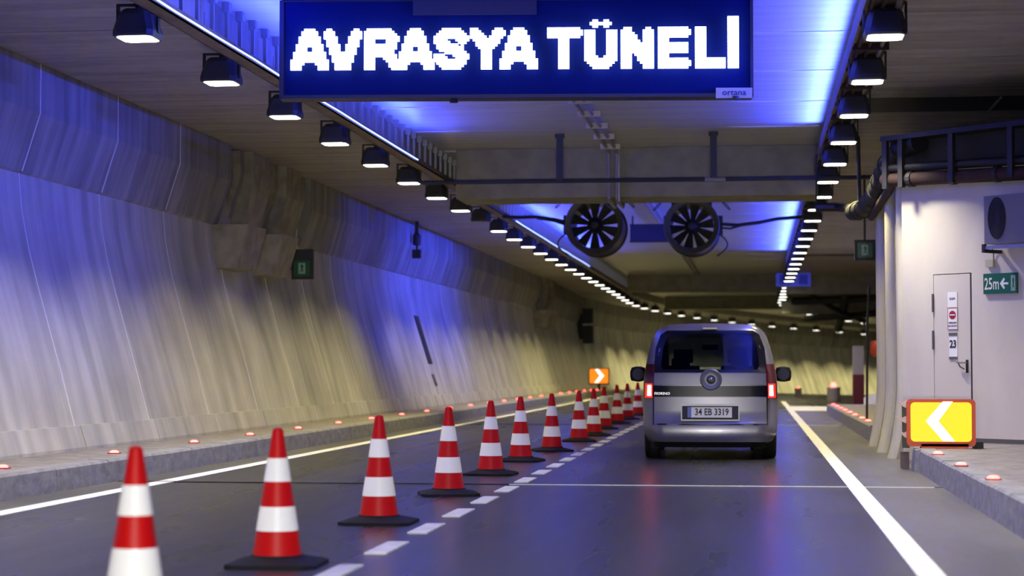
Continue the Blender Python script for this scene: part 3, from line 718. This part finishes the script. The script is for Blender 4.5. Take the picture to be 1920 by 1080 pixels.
# ---- red stud lights on the kerbs
def make_stud():
    t = empty('kerb_stud')
    MB().box(-.06, .06, -.05, .05, 0, .012).build('housing', M['studbody'], t)
    MB().lathe([(.050, .012), (.045, .028), (.025, .038)], 12).build('lens', M['stud'], t, True)
    return t
st0 = make_stud(); n_st = 0
def stud(loc, label, group):
    global n_st
    t = st0 if n_st == 0 else copy_tree(st0); n_st += 1
    t.location = loc; tag(t, label, 'stud light', group)
lst = [16.97, 20.07, 23.05, 25.7, 28.5, 31.33, 34.1, 37.1, 40.0, 43.1, 46.3, 49.6, 52.6, 55.7, 58.8, 61.9, 65, 68.2, 71.4, 74.6, 77.8, 81, 84.2, 87.4]
for i, y in enumerate(lst):
    lab = 'glowing red stud light, %s from the camera on the left kerb' % ORD[i] 
    stud(pos(-6.86, y, .225), lab, 'red stud lights on the left kerb')
for i, (x, y) in enumerate(((1.90, 15.86), (1.875, 18.05), (1.88, 20.35))):
    stud((x, y, .25), 'red stud light on the near right kerb, %s' % ('nearest of the three', 'middle one of three', 'farthest, at the foot of the yellow sign')[i], 'red stud lights on the near right kerb')
for i, y in enumerate((32.67, 34.5, 36.9, 38.9, 41.0, 42.9, 44.8, 47.0)):
    stud((1.88, y, .25), 'red stud light, %s from the ribbed wall on the far right kerb' % ORD[i], 'red stud lights on the far right kerb')
for x, y, l in ((1.75, 79, 'small red light far ahead just right of the car'), (3.0, 76, 'red light far ahead beside the pale drum')):
    stud(pos(x, y, .35), l, None); 
for x, y in ((1.75, 79), (3.0, 76)):
    o = MB().box(-.14, .14, -.14, .14, 0, .35).build('light_block', M['kerb']); o.location = pos(x, y, 0)
    tag(o, 'small concrete block under a red light, %s' % ('just right of the car' if x < 2 else 'near the drum'), 'block')

# ---- chevron signs
def chevron(loc, w, h, face, frame, direction, label, nm='chevron_sign'):
    t = empty(nm, loc, label=label, cat='sign')
    def rr(hw, hh, r, n=5):
        out = []
        for cx, cy, a0 in ((hw-r, hh-r, 0), (-hw+r, hh-r, PI/2), (-hw+r, -hh+r, PI), (hw-r, -hh+r, 1.5*PI)):
            for k in range(n+1): a = a0+PI/2*k/n; out.append((cx+r*math.cos(a), cy+r*math.sin(a)))
        return out
    MB().prism([(x, z+h/2) for x, z in rr(w/2, h/2, .05)], 0, .09).build('frame', frame, t)
    MB().prism([(x, z+h/2+.01) for x, z in rr(w/2-.045, h/2-.045, .045)], -.012, 0).build('lit_panel', face, t)
    s_ = direction; k = h/.53
    cp = [(.13, .23), (.02, .23), (-.17, .01), (.02, -.215), (.15, -.215), (-.03, .01)]
    MB().prism([(x*k*s_, z*k+h/2+.01) for x, z in cp], -.020, -.012).build('chevron', M['chev'], t)
    return t
t = chevron((2.07, 22.0, .27), .76, .53, M['yellow'], M['orange'], 1, 'lit yellow sign with white chevron pointing left, standing on right kerb')
MB().box(-.22, .30, .0, .18, -.025, .03).build('foot', M['orange'], t)
MB().box(.36, .47, .06, .20, -.02, .05).build('end_foot', M['black'], t)
for z, l in ((.47, .10), (.30, .13), (.13, .08)):
    MB().prism([(-.36, z+.05), (-.37-l*.4, z+.02), (-.38-l, z+.045), (-.37-l*.5, z-.02), (-.36, z-.05)], .05, .10).build('side_tab', M['pinkish'], t)
MB().box(-.42, -.34, .08, .14, -.02, .48).build('back_post', M['olive'], t)
o = MB().box(1.655, 1.735, 22.25, 22.5, .0, .20).build('brown_block', M['brown']); tag(o, 'small brown block on the road left of the yellow sign foot', 'block')
t = chevron((-6.85, 85, .42), .92, .72, M['orangelit'], M['dark'], -1, 'small far orange sign with white chevron pointing right, on the left kerb')
MB().box(-.05, .05, .03, .09, -.28, .05).build('post', M['dark'], t); MB().box(-.2, .2, -.05, .15, -.285, -.25).build('foot', M['dark'], t)

# ---- far things
t = empty('lane_sign', (1.40, 70, 4.34), label='blue sign with two darker squares above the far right lamps', cat='sign')
MB().box(-.62, .62, 0, .08, -.24, .24).build('board', M['bluesign'], t)
MB().box(-.50, -.08, -.012, 0, -.19, .19).build('square', M['bluesq'], t); MB().box(.20, .52, -.012, 0, -.18, .18).build('square', M['bluesq'], t)
MB().box(-.02, .02, .02, .06, .24, .32).build('hanger', M['dark'], t)
t = empty('pale_cabinet', (3.17, 60, 0), label='narrow pale cabinet on a dark red base near the ribbed wall', cat='cabinet')
MB().box(-.17, .17, 0, .3, .0, .42).box(-.17, .17, 0, .3, .42, .95).build('base', M['darkred'], t); MB().box(-.16, .16, 0, .3, .95, 1.83).build('cabinet_body', M['palebox'], t)
o = MB().lathe([(.08, -.14), (.11, -.08), (.11, .08), (.08, .14)], 14).build('orange_beacon', M['orange'], None, True); o.location = (2.16, 34.8, 1.5)
tag(o, 'round orange object fixed beside the ribbed wall edge', 'beacon')
o = MB().tube([(1.98, 34.8, .24), (2.0, 34.8, 2.0), (2.04, 34.8, 2.6)], .022, 8).build('thin_post', M['dark']); tag(o, 'thin dark post beside the left edge of the ribbed wall', 'post')
t = empty('drum', (2.65, 66, 0), label='pale round drum on the road far ahead', cat='drum')
MB().lathe([(.22, 0), (.24, .05), (.22, .40), (.24, .44), (.23, .50)], 16).build('drum_body', M['palebox'], t, True)
MB().lathe([(.08, .5), (.10, .56), (.05, .66)], 12).build('lamp', M['stud'], t, True)
t = empty('glare_block', (3.55, 56, 0), label='white block standing in for glare at the far right of the road', cat='glare block')
MB().prism([(-.42, 0), (-.42, .28), (-.30, .40), (.42, .40), (.42, 0)], 0, .5).build('block_body', M['cwhite'], t)  # white solid added to imitate a patch of glare
# dark ducts under the far right ceiling
for i, (x0, y0, z0, x1, y1, z1, r) in enumerate(((1.6, 80, 3.9, 6.3, 76, 4.1, .16), (2.2, 84, 3.3, 6.3, 78, 3.55, .14), (3.6, 74.4, 4.55, 3.7, 86.8, 2.9, .18), (1.9, 78, 4.3, 4.6, 82, 3.1, .10))):
    o = MB().tube([(x0, y0, z0), ((x0+x1)/2, (y0+y1)/2, (z0+z1)/2-.1), (x1, y1, z1)], r, 10).build('far_duct', M['dark'], None, True)
    tag(o, ('dark duct just under the far ceiling right of the lamps', 'lower dark duct crossing under the far ceiling', 'dark duct sloping down along the far ceiling', 'thin slanting duct between the far ones')[i], 'duct')

# ================================================================== CAR
PW = [(.20, .70), (.24, .78), (.33, .825), (.45, .84), (.62, .845), (.80, .845), (.95, .840), (1.08, .828), (1.20, .808), (1.32, .783), (1.44, .752), (1.54, .720), (1.61, .680), (1.655, .63), (1.685, .55), (1.703, .42), (1.712, .22), (1.715, 0.0)]
def hw(z):
    for (z0, w0), (z1, w1) in zip(PW, PW[1:]):
        if z0 <= z <= z1: return w0+(w1-w0)*(z-z0)/(z1-z0)
    return PW[0][1] if z < .2 else 0
def rear_base(z):
    if z < .42: return .0+.05*max(0, (.33-z)/.13)**2
    if z < .50: return .0+.045*(z-.42)/.08
    if z < 1.08: return .045+.03*(z-.5)/.58
    if z < 1.62: return .075+.17*(z-1.08)/.54
    return .245+.13*((z-1.62)/.095)**2
def rear_y(x, z):
    w = max(hw(min(z, 1.66)), .1); u = min(1, abs(x)/w)
    return rear_base(z)+.045*u*u+.13*max(0, (u-.80)/.20)**2
def ringpts(k=1.0, inset=0):
    pts = [(0, .20)]+[(w, z) for z, w in PW]
    full = pts+[(-x, z) for x, z in reversed(pts[1:-1])]
    out = []
    for x, z in full:
        zc = .95
        x2 = x*k; z2 = zc+(z-zc)*k
        if inset: x2 = x2*(1-inset/.84); z2 = zc+(z2-zc)*(1-inset/.76)
        out.append((x2, z2))
    return out
def top_at(y):
    T_ = [(0, 1.715), (1.2, 1.73), (2.35, 1.70), (2.55, 1.62), (3.15, 1.12), (3.25, 1.06), (3.75, .93), (3.92, .78), (3.98, .62)]
    for (a, t0), (b_, t1) in zip(T_, T_[1:]):
        if a <= y <= b_: return t0+(t1-t0)*(y-a)/(b_-a)
    return .6
def car_shell(inset=0):
    b = MB(); rings = []
    for k in (.12, .3, .5, .7, .85, .93, .975, 1.0):
        rings.append([(x, rear_y(x/(1 if not inset else .95), z)+inset, z) for x, z in ringpts(k, inset)])
    for y in (.32, .5, .8, 1.3, 1.9, 2.35, 2.55, 2.75, 2.95, 3.15, 3.25, 3.5, 3.75, 3.92, 3.98):
        if inset and y > 3.8: break
        T_ = top_at(y); wsc = 1-.22*max(0, (y-3.1)/.88)**2; rg = []
        for x, z in ringpts(1, inset):
            z2 = z if z < .55 else .55+(z-.55)*(T_-.55)/(1.715-.55)
            if inset: z2 = min(z2, max(.6, T_-inset))
            yy = y
            if y < .45:
                yy = max(y, rear_y(x, z)+.02+inset)
            # tumblehome narrows less as the roof gets lower
            x2 = x*wsc
            if T_ < 1.6: x2 = x*wsc*(1+.10*(1.6-T_)/1.0*min(1, max(0, (z-.9)/.5)))
            rg.append((x2, yy, z2))
        rings.append(rg)
    n = len(rings[0]); vs = [v for r in rings for v in r]; fs = []
    for i in range(len(rings)-1):
        for k in range(n): fs.append((i*n+k, i*n+(k+1) % n, (i+1)*n+(k+1) % n, (i+1)*n+k))
    fs.append(tuple(range(n))); fs.append(tuple((len(rings)-1)*n+k for k in range(n)))
    b.add(vs, fs); return b
car = empty('car', (-.555, 24.18, 0), math.radians(1.2), label='silver grey compact van driving away in the right lane, seen from behind', cat='car')
body = car_shell().build('body', M['silver'], car, True)
inner = car_shell(.05).build('cut_inner', M['inner'])
cut = []
rwin = [(-.60, 1.13), (.60, 1.13), (.625, 1.18), (.60, 1.40), (.545, 1.555), (.48, 1.59), (-.48, 1.59), (-.545, 1.555), (-.60, 1.40), (-.625, 1.18)]
cut.append(MB().prism(rwin, -.3, .55).build('cut', M['carblack']))
for poly in ([(.55, 1.12), (1.10, 1.12), (1.10, 1.50), (.62, 1.50)], [(1.20, 1.12), (1.95, 1.12), (1.95, 1.52), (1.20, 1.52)], [(2.05, 1.12), (2.80, 1.12), (2.48, 1.50), (2.05, 1.52)]):
    cut.append(MB().prism(poly, -1.2, 1.2, 'x').build('cut', M['carblack']))
cut.append(MB().prism([(2.66, 1.62), (3.20, 1.17), (3.05, .98), (2.35, 1.50)], -.58, .58, 'x').build('cut', M['carblack']))
for y in (.72, 3.20):
    cut.append(MB().lathe([(.345, -1.2), (.345, -.58)], 28, Matrix.Translation((0, y, .30)) @ Matrix.Rotation(PI/2, 4, 'Y')).build('cut', M['carblack']))
    cut.append(MB().lathe([(.345, .58), (.345, 1.2)], 28, Matrix.Translation((0, y, .30)) @ Matrix.Rotation(PI/2, 4, 'Y')).build('cut', M['carblack']))
def apply_bool(o, cutters):
    for c in cutters:
        c.location = (0, 0, 0)
    par = o.parent; o.parent = None
    for c in cutters:
        md = o.modifiers.new('b', 'BOOLEAN'); md.operation = 'DIFFERENCE'; md.object = c; md.solver = 'EXACT'
    bpy.context.view_layer.update()
    dg = bpy.context.evaluated_depsgraph_get(); me = bpy.data.meshes.new_from_object(o.evaluated_get(dg))
    o.modifiers.clear(); o.data = me; o.parent = par
    for c in cutters: bpy.data.objects.remove(c)
apply_bool(body, [inner]+cut)
body.data.shade_smooth()
try: body.data.set_sharp_from_angle(angle=math.radians(35))
except Exception: pass
while len(body.data.materials) > 2: body.data.materials.pop()

def patch(name, m, x0, x1, z0, z1, off_=.012, depth=.04, parent=car, nx=12, nz=4, shape=None):
    """solid panel wrapped onto the car's rear surface"""
    b = MB(); vs = []; fs = []
    for s_ in (0, 1):
        for j in range(nz+1):
            for i in range(nx+1):
                u = i/nx; v = j/nz; z = z0+(z1-z0)*v
                a = x0(z) if callable(x0) else x0; c = x1(z) if callable(x1) else x1
                x = a+(c-a)*u
                if shape: x, z = shape(x, z, u, v)
                vs.append((x, rear_y(x, z)-off_+s_*depth, z))
    N_ = (nx+1)*(nz+1)
    for j in range(nz):
        for i in range(nx):
            a = j*(nx+1)+i; fs.append((a, a+1, a+nx+2, a+nx+1)); a += N_; fs.append((a, a+nx+1, a+nx+2, a+1))
    for i in range(nx):
        fs.append((i, N_+i, N_+i+1, i+1)); a = nz*(nx+1)+i; fs.append((a, a+1, N_+a+1, N_+a))
    for j in range(nz):
        a = j*(nx+1); fs.append((a, a+nx+1, N_+a+nx+1, N_+a)); a += nx; fs.append((a, N_+a, N_+a+nx+1, a+nx+1))
    return b.add(vs, fs).build(name, m, parent, True)
# black surround of the window (frame with hole)
def rimring(outer, inner_, name, m, offy=.010, th=.03):
    n = len(outer); b = MB(); vs = []
    for pl in (outer, inner_):
        for s_ in (0, 1): vs += [(x, rear_y(x, z)-offy+s_*th, z) for x, z in pl]
    fs = []
    for i in range(n):
        j = (i+1) % n
        fs += [(i, j, 2*n+j, 2*n+i), (n+i, 3*n+i, 3*n+j, n+j), (i, n+i, n+j, j), (2*n+i, 2*n+j, 3*n+j, 3*n+i)]
    return b.add(vs, fs).build(name, m, car, True)
def dens(pl, m=4):
    out = []
    for i in range(len(pl)):
        a = pl[i]; b_ = pl[(i+1) % len(pl)]
        for k in range(m): out.append((a[0]+(b_[0]-a[0])*k/m, a[1]+(b_[1]-a[1])*k/m))
    return out
outer = [(-.70, 1.095), (.70, 1.095), (.705, 1.18), (.685, 1.40), (.62, 1.575), (.54, 1.625), (-.54, 1.625), (-.62, 1.575), (-.685, 1.40), (-.705, 1.18)]
rimring(dens(outer), dens([(x*.985, z if z > 1.15 else z+.0) for x, z in rwin]), 'window_surround', M['carblack'])
# rear window pane
b = MB(); pl = dens([(x*1.01, z) for x, z in rwin], 3); vs = []; fs = []
NXg, NZg = 10, 6
def rhw(z):
    if z < 1.18: return .60+.025*(z-1.13)/.05
    if z < 1.40: return .625-.025*(z-1.18)/.22
    if z < 1.555: return .60-.055*(z-1.40)/.155
    return .545-.065*(z-1.555)/.035
rear_win = patch('rear_window', M['glass'], lambda z: -rhw(z)*1.01, lambda z: rhw(z)*1.01, 1.125, 1.592, .002, .006, car, 12, 8)
# interior of the car, seen through the panes
for x in (-.36, .36):
    s_ = MB().box(x-.23, x+.23, 1.85, 2.35, .5, .66).box(x-.22, x+.22, 1.80, 1.93, .66, 1.18).build('front_seat', M['seat'], car)
    MB().box(x-.13, x+.13, 1.80, 1.90, 1.22, 1.40).box(x-.02, x+.02, 1.84, 1.87, 1.15, 1.24).build('headrest', M['seat'], s_)
s_ = MB().box(-.62, .62, .95, 1.5, .5, .66).box(-.60, .60, .90, 1.02, .66, 1.12).build('rear_bench', M['seat'], car)
for x in (-.38, .38): MB().box(x-.12, x+.12, .92, 1.0, 1.14, 1.27).box(x-.02, x+.02, .94, .97, 1.1, 1.16).build('headrest', M['seat'], s_)
MB().box(-.66, .66, 2.6, 3.0, .75, 1.08).build('dashboard', M['seat'], car)
MB().box(-.11, .11, 2.52, 2.55, 1.40, 1.47).build('interior_mirror', M['black'], car)
# panes
MB().prism([(2.62, 1.585), (3.12, 1.165), (3.125, 1.17), (2.625, 1.59)], -.60, .60, 'x').build('windscreen', M['glass'], car)
for sx in (-1, 1):
    for poly in ([(.54, 1.12), (1.11, 1.12), (1.11, 1.50), (.61, 1.50)], [(1.19, 1.12), (1.96, 1.12), (1.96, 1.52), (1.19, 1.52)], [(2.04, 1.12), (2.81, 1.12), (2.48, 1.50), (2.04, 1.52)]):
        pf = lambda p, a, sx=sx: (sx*(.80-(p[1]-1.12)*.23+a), p[0], p[1])
        MB().prism(poly, -.018, -.012, fn=pf).build('side_window', M['glass'], car)
# tailgate: silver strip, black strip, lower panel, seam lines
patch('upper_trim', M['silverflat'], -.705, .705, .935, 1.085, .022, .05)
patch('black_strip', M['carblack'], -.745, .745, .792, .925, .012, .04)
tg = patch('tailgate_panel', M['silver'], -.70, .70, .455, .785, .014, .04)
rimring(dens([(-.720, .435), (.720, .435), (.720, .79), (-.720, .79)]), dens([(-.702, .453), (.702, .453), (.702, .787), (-.702, .787)]), 'tailgate_gap', M['black'], .004, .02)
patch('bumper', M['silver'], lambda z: -hw(z)*.995, lambda z: hw(z)*.995, .225, .43, .030, .06, car, 20, 5)
patch('lower_valance', M['rubber'], lambda z: -.70, lambda z: .70, .155, .228, .012, .10, car, 12, 2)
# round emblem
em = Matrix.Translation((0.012, rear_y(0, 1.0)-.022, 1.005)) @ Matrix.Rotation(PI/2, 4, 'X')
e = MB().lathe([(.138, -.01), (.138, .012), (.122, .022), (.095, .014), (.06, .010), (.001, .008)], 32, em).build('round_emblem', M['silverflat'], car, True)
MB().lathe([(.058, .008), (.058, .016), (.040, .020), (.001, .020)], 24, em).build('emblem_disc', M['dark'], e, True)
MB().lathe([(.032, .018), (.022, .026), (.001, .030)], 20, em).build('emblem_centre', M['chrome'], e, True)
# plate
pr_ = MB().box(-.365, .365, .015, .04, .498, .69).build('plate_recess', M['dark'], car)
MB().box(-.365, .365, -.005, .03, .675, .70).build('plate_ledge', M['silverflat'], pr_); MB().box(-.365, .365, .0, .03, .490, .506).build('plate_sill', M['silverflat'], pr_)
MB().box(-.365, -.350, .0, .03, .50, .69).build('recess_side', M['silverflat'], pr_); MB().box(.350, .365, .0, .03, .50, .69).build('recess_side', M['silverflat'], pr_)
pt = MB().box(-.285, .275, .0, .014, .525, .668).build('number_plate', M['platewhite'], car)
MB().box(-.285, -.235, -.003, .0, .525, .668).build('blue_strip', M['eu'], pt)
fr = MB()
for a in ((-.29, .28, .518, .530), (-.29, .28, .662, .674), (-.29, -.283, .52, .67), (.272, .28, .52, .67)): fr.box(a[0], a[1], -.006, .014, a[2], a[3])
fr.build('plate_frame', M['black'], pt)
text('lettering', '34 EB 3319', .118, M['ink'], pt, Matrix.Translation((.020, -.003, .597)) @ Matrix.Rotation(PI/2, 4, 'X'), .0015, .0022, sx=.78)
text('badge_lettering', 'FIORINO', .045, M['ctext'], car, Matrix.Translation((-.60, rear_y(.6, .82)-.028, .828)) @ Matrix.Rotation(PI/2, 4, 'X'), .004, .001, sx=1.1)
# tail lights
for sx in (-1, 1):
    lo = lambda z: (hw(z)*.995 if sx > 0 else -hw(z)*.995); ins = lambda z: sx*(.70+.02*max(0, (1.0-z)/.2))
    a, c = (ins, lo) if sx > 0 else (lo, ins)
    tlm = patch('tail_light', M['tailoff'], a, c, .765, 1.20, .030, .09, car, 8, 10)
    i2 = lambda z: sx*.722; o2 = lambda z: sx*(hw(z)*.97)
    a, c = (i2, o2) if sx > 0 else (o2, i2)
    patch('glow_ring', M['tailrim'], a, c, .775, .955, .034, .02, tlm, 6, 5)
    i2 = lambda z: sx*.738; o2 = lambda z: sx*(hw(z)*.935)
    a, c = (i2, o2) if sx > 0 else (o2, i2)
    patch('lit_lamp', M['taillit'], a, c, .80, .935, .040, .02, tlm, 6, 5)
    # mirrors
    mm = MB(); mx_ = sx*1.0
    mm.lathe([(.02, -.10), (.085, -.085), (.098, -.03), (.098, .04), (.08, .095), (.03, .112)], 14, Matrix.Translation((mx_, 2.62, 1.06)) @ Matrix.Diagonal((1.15, .7, 1, 1)))
    mo = mm.build('wing_mirror', M['rubber'], car, True)
    MB().box(min(sx*.80, sx*.95), max(sx*.80, sx*.95), 2.60, 2.66, 1.00, 1.05).build('mirror_arm', M['rubber'], mo)
    MB().lathe([(.080, 0), (.080, .004)], 14, Matrix.Translation((mx_, 2.553, 1.065)) @ Matrix.Rotation(PI/2, 4, 'X') @ Matrix.Diagonal((1.0, 1.05, 1, 1))).build('mirror_glass', M['dark'], mo)
    for y in (.72, 3.20):
        wm = Matrix.Translation((sx*.74, y, .30)) @ Matrix.Rotation(PI/2, 4, 'Y')
        w = MB().lathe([(.17, -.085), (.27, -.095), (.296, -.08), (.302, -.03), (.302, .03), (.296, .08), (.27, .095), (.17, .085)], 32, wm).build('wheel', M['rubber'], car, True)
        MB().lathe([(.165, -.06), (.175, 0), (.165, .07), (.06, .06), (.03, .075)], 20, wm).build('rim', M['silverflat'], w, True)
        MB().lathe([(.34, -.10), (.345, .0), (.34, .0), (.335, -.10)], 24, Matrix.Translation((sx*.66, y, .30)) @ Matrix.Rotation(PI/2, 4, 'Y')).build('wheel_arch_liner', M['black'], car)
MB().box(-.62, .62, .25, 3.7, .19, .27).build('underbody', M['black'], car)
MB().box(-.60, .60, .64, .80, .22, .30).build('rear_axle', M['black'], car)
# roof rail caps and high brake light
MB().box(-.09, .09, rear_base(1.66)-.05, rear_base(1.66)+.02, 1.640, 1.662).build('high_brake_light', M['tailoff'], car)
MB().tube([(.0, 2.2, 1.69), (.0, 2.0, 1.80)], .006, 6).build('aerial', M['black'], car)
# rear door hinge of the side door
for sx in (-1, 1): MB().box(min(sx*.835, sx*.865), max(sx*.835, sx*.865), 1.3, 1.5, .95, .98).build('door_handle', M['silverflat'], car)
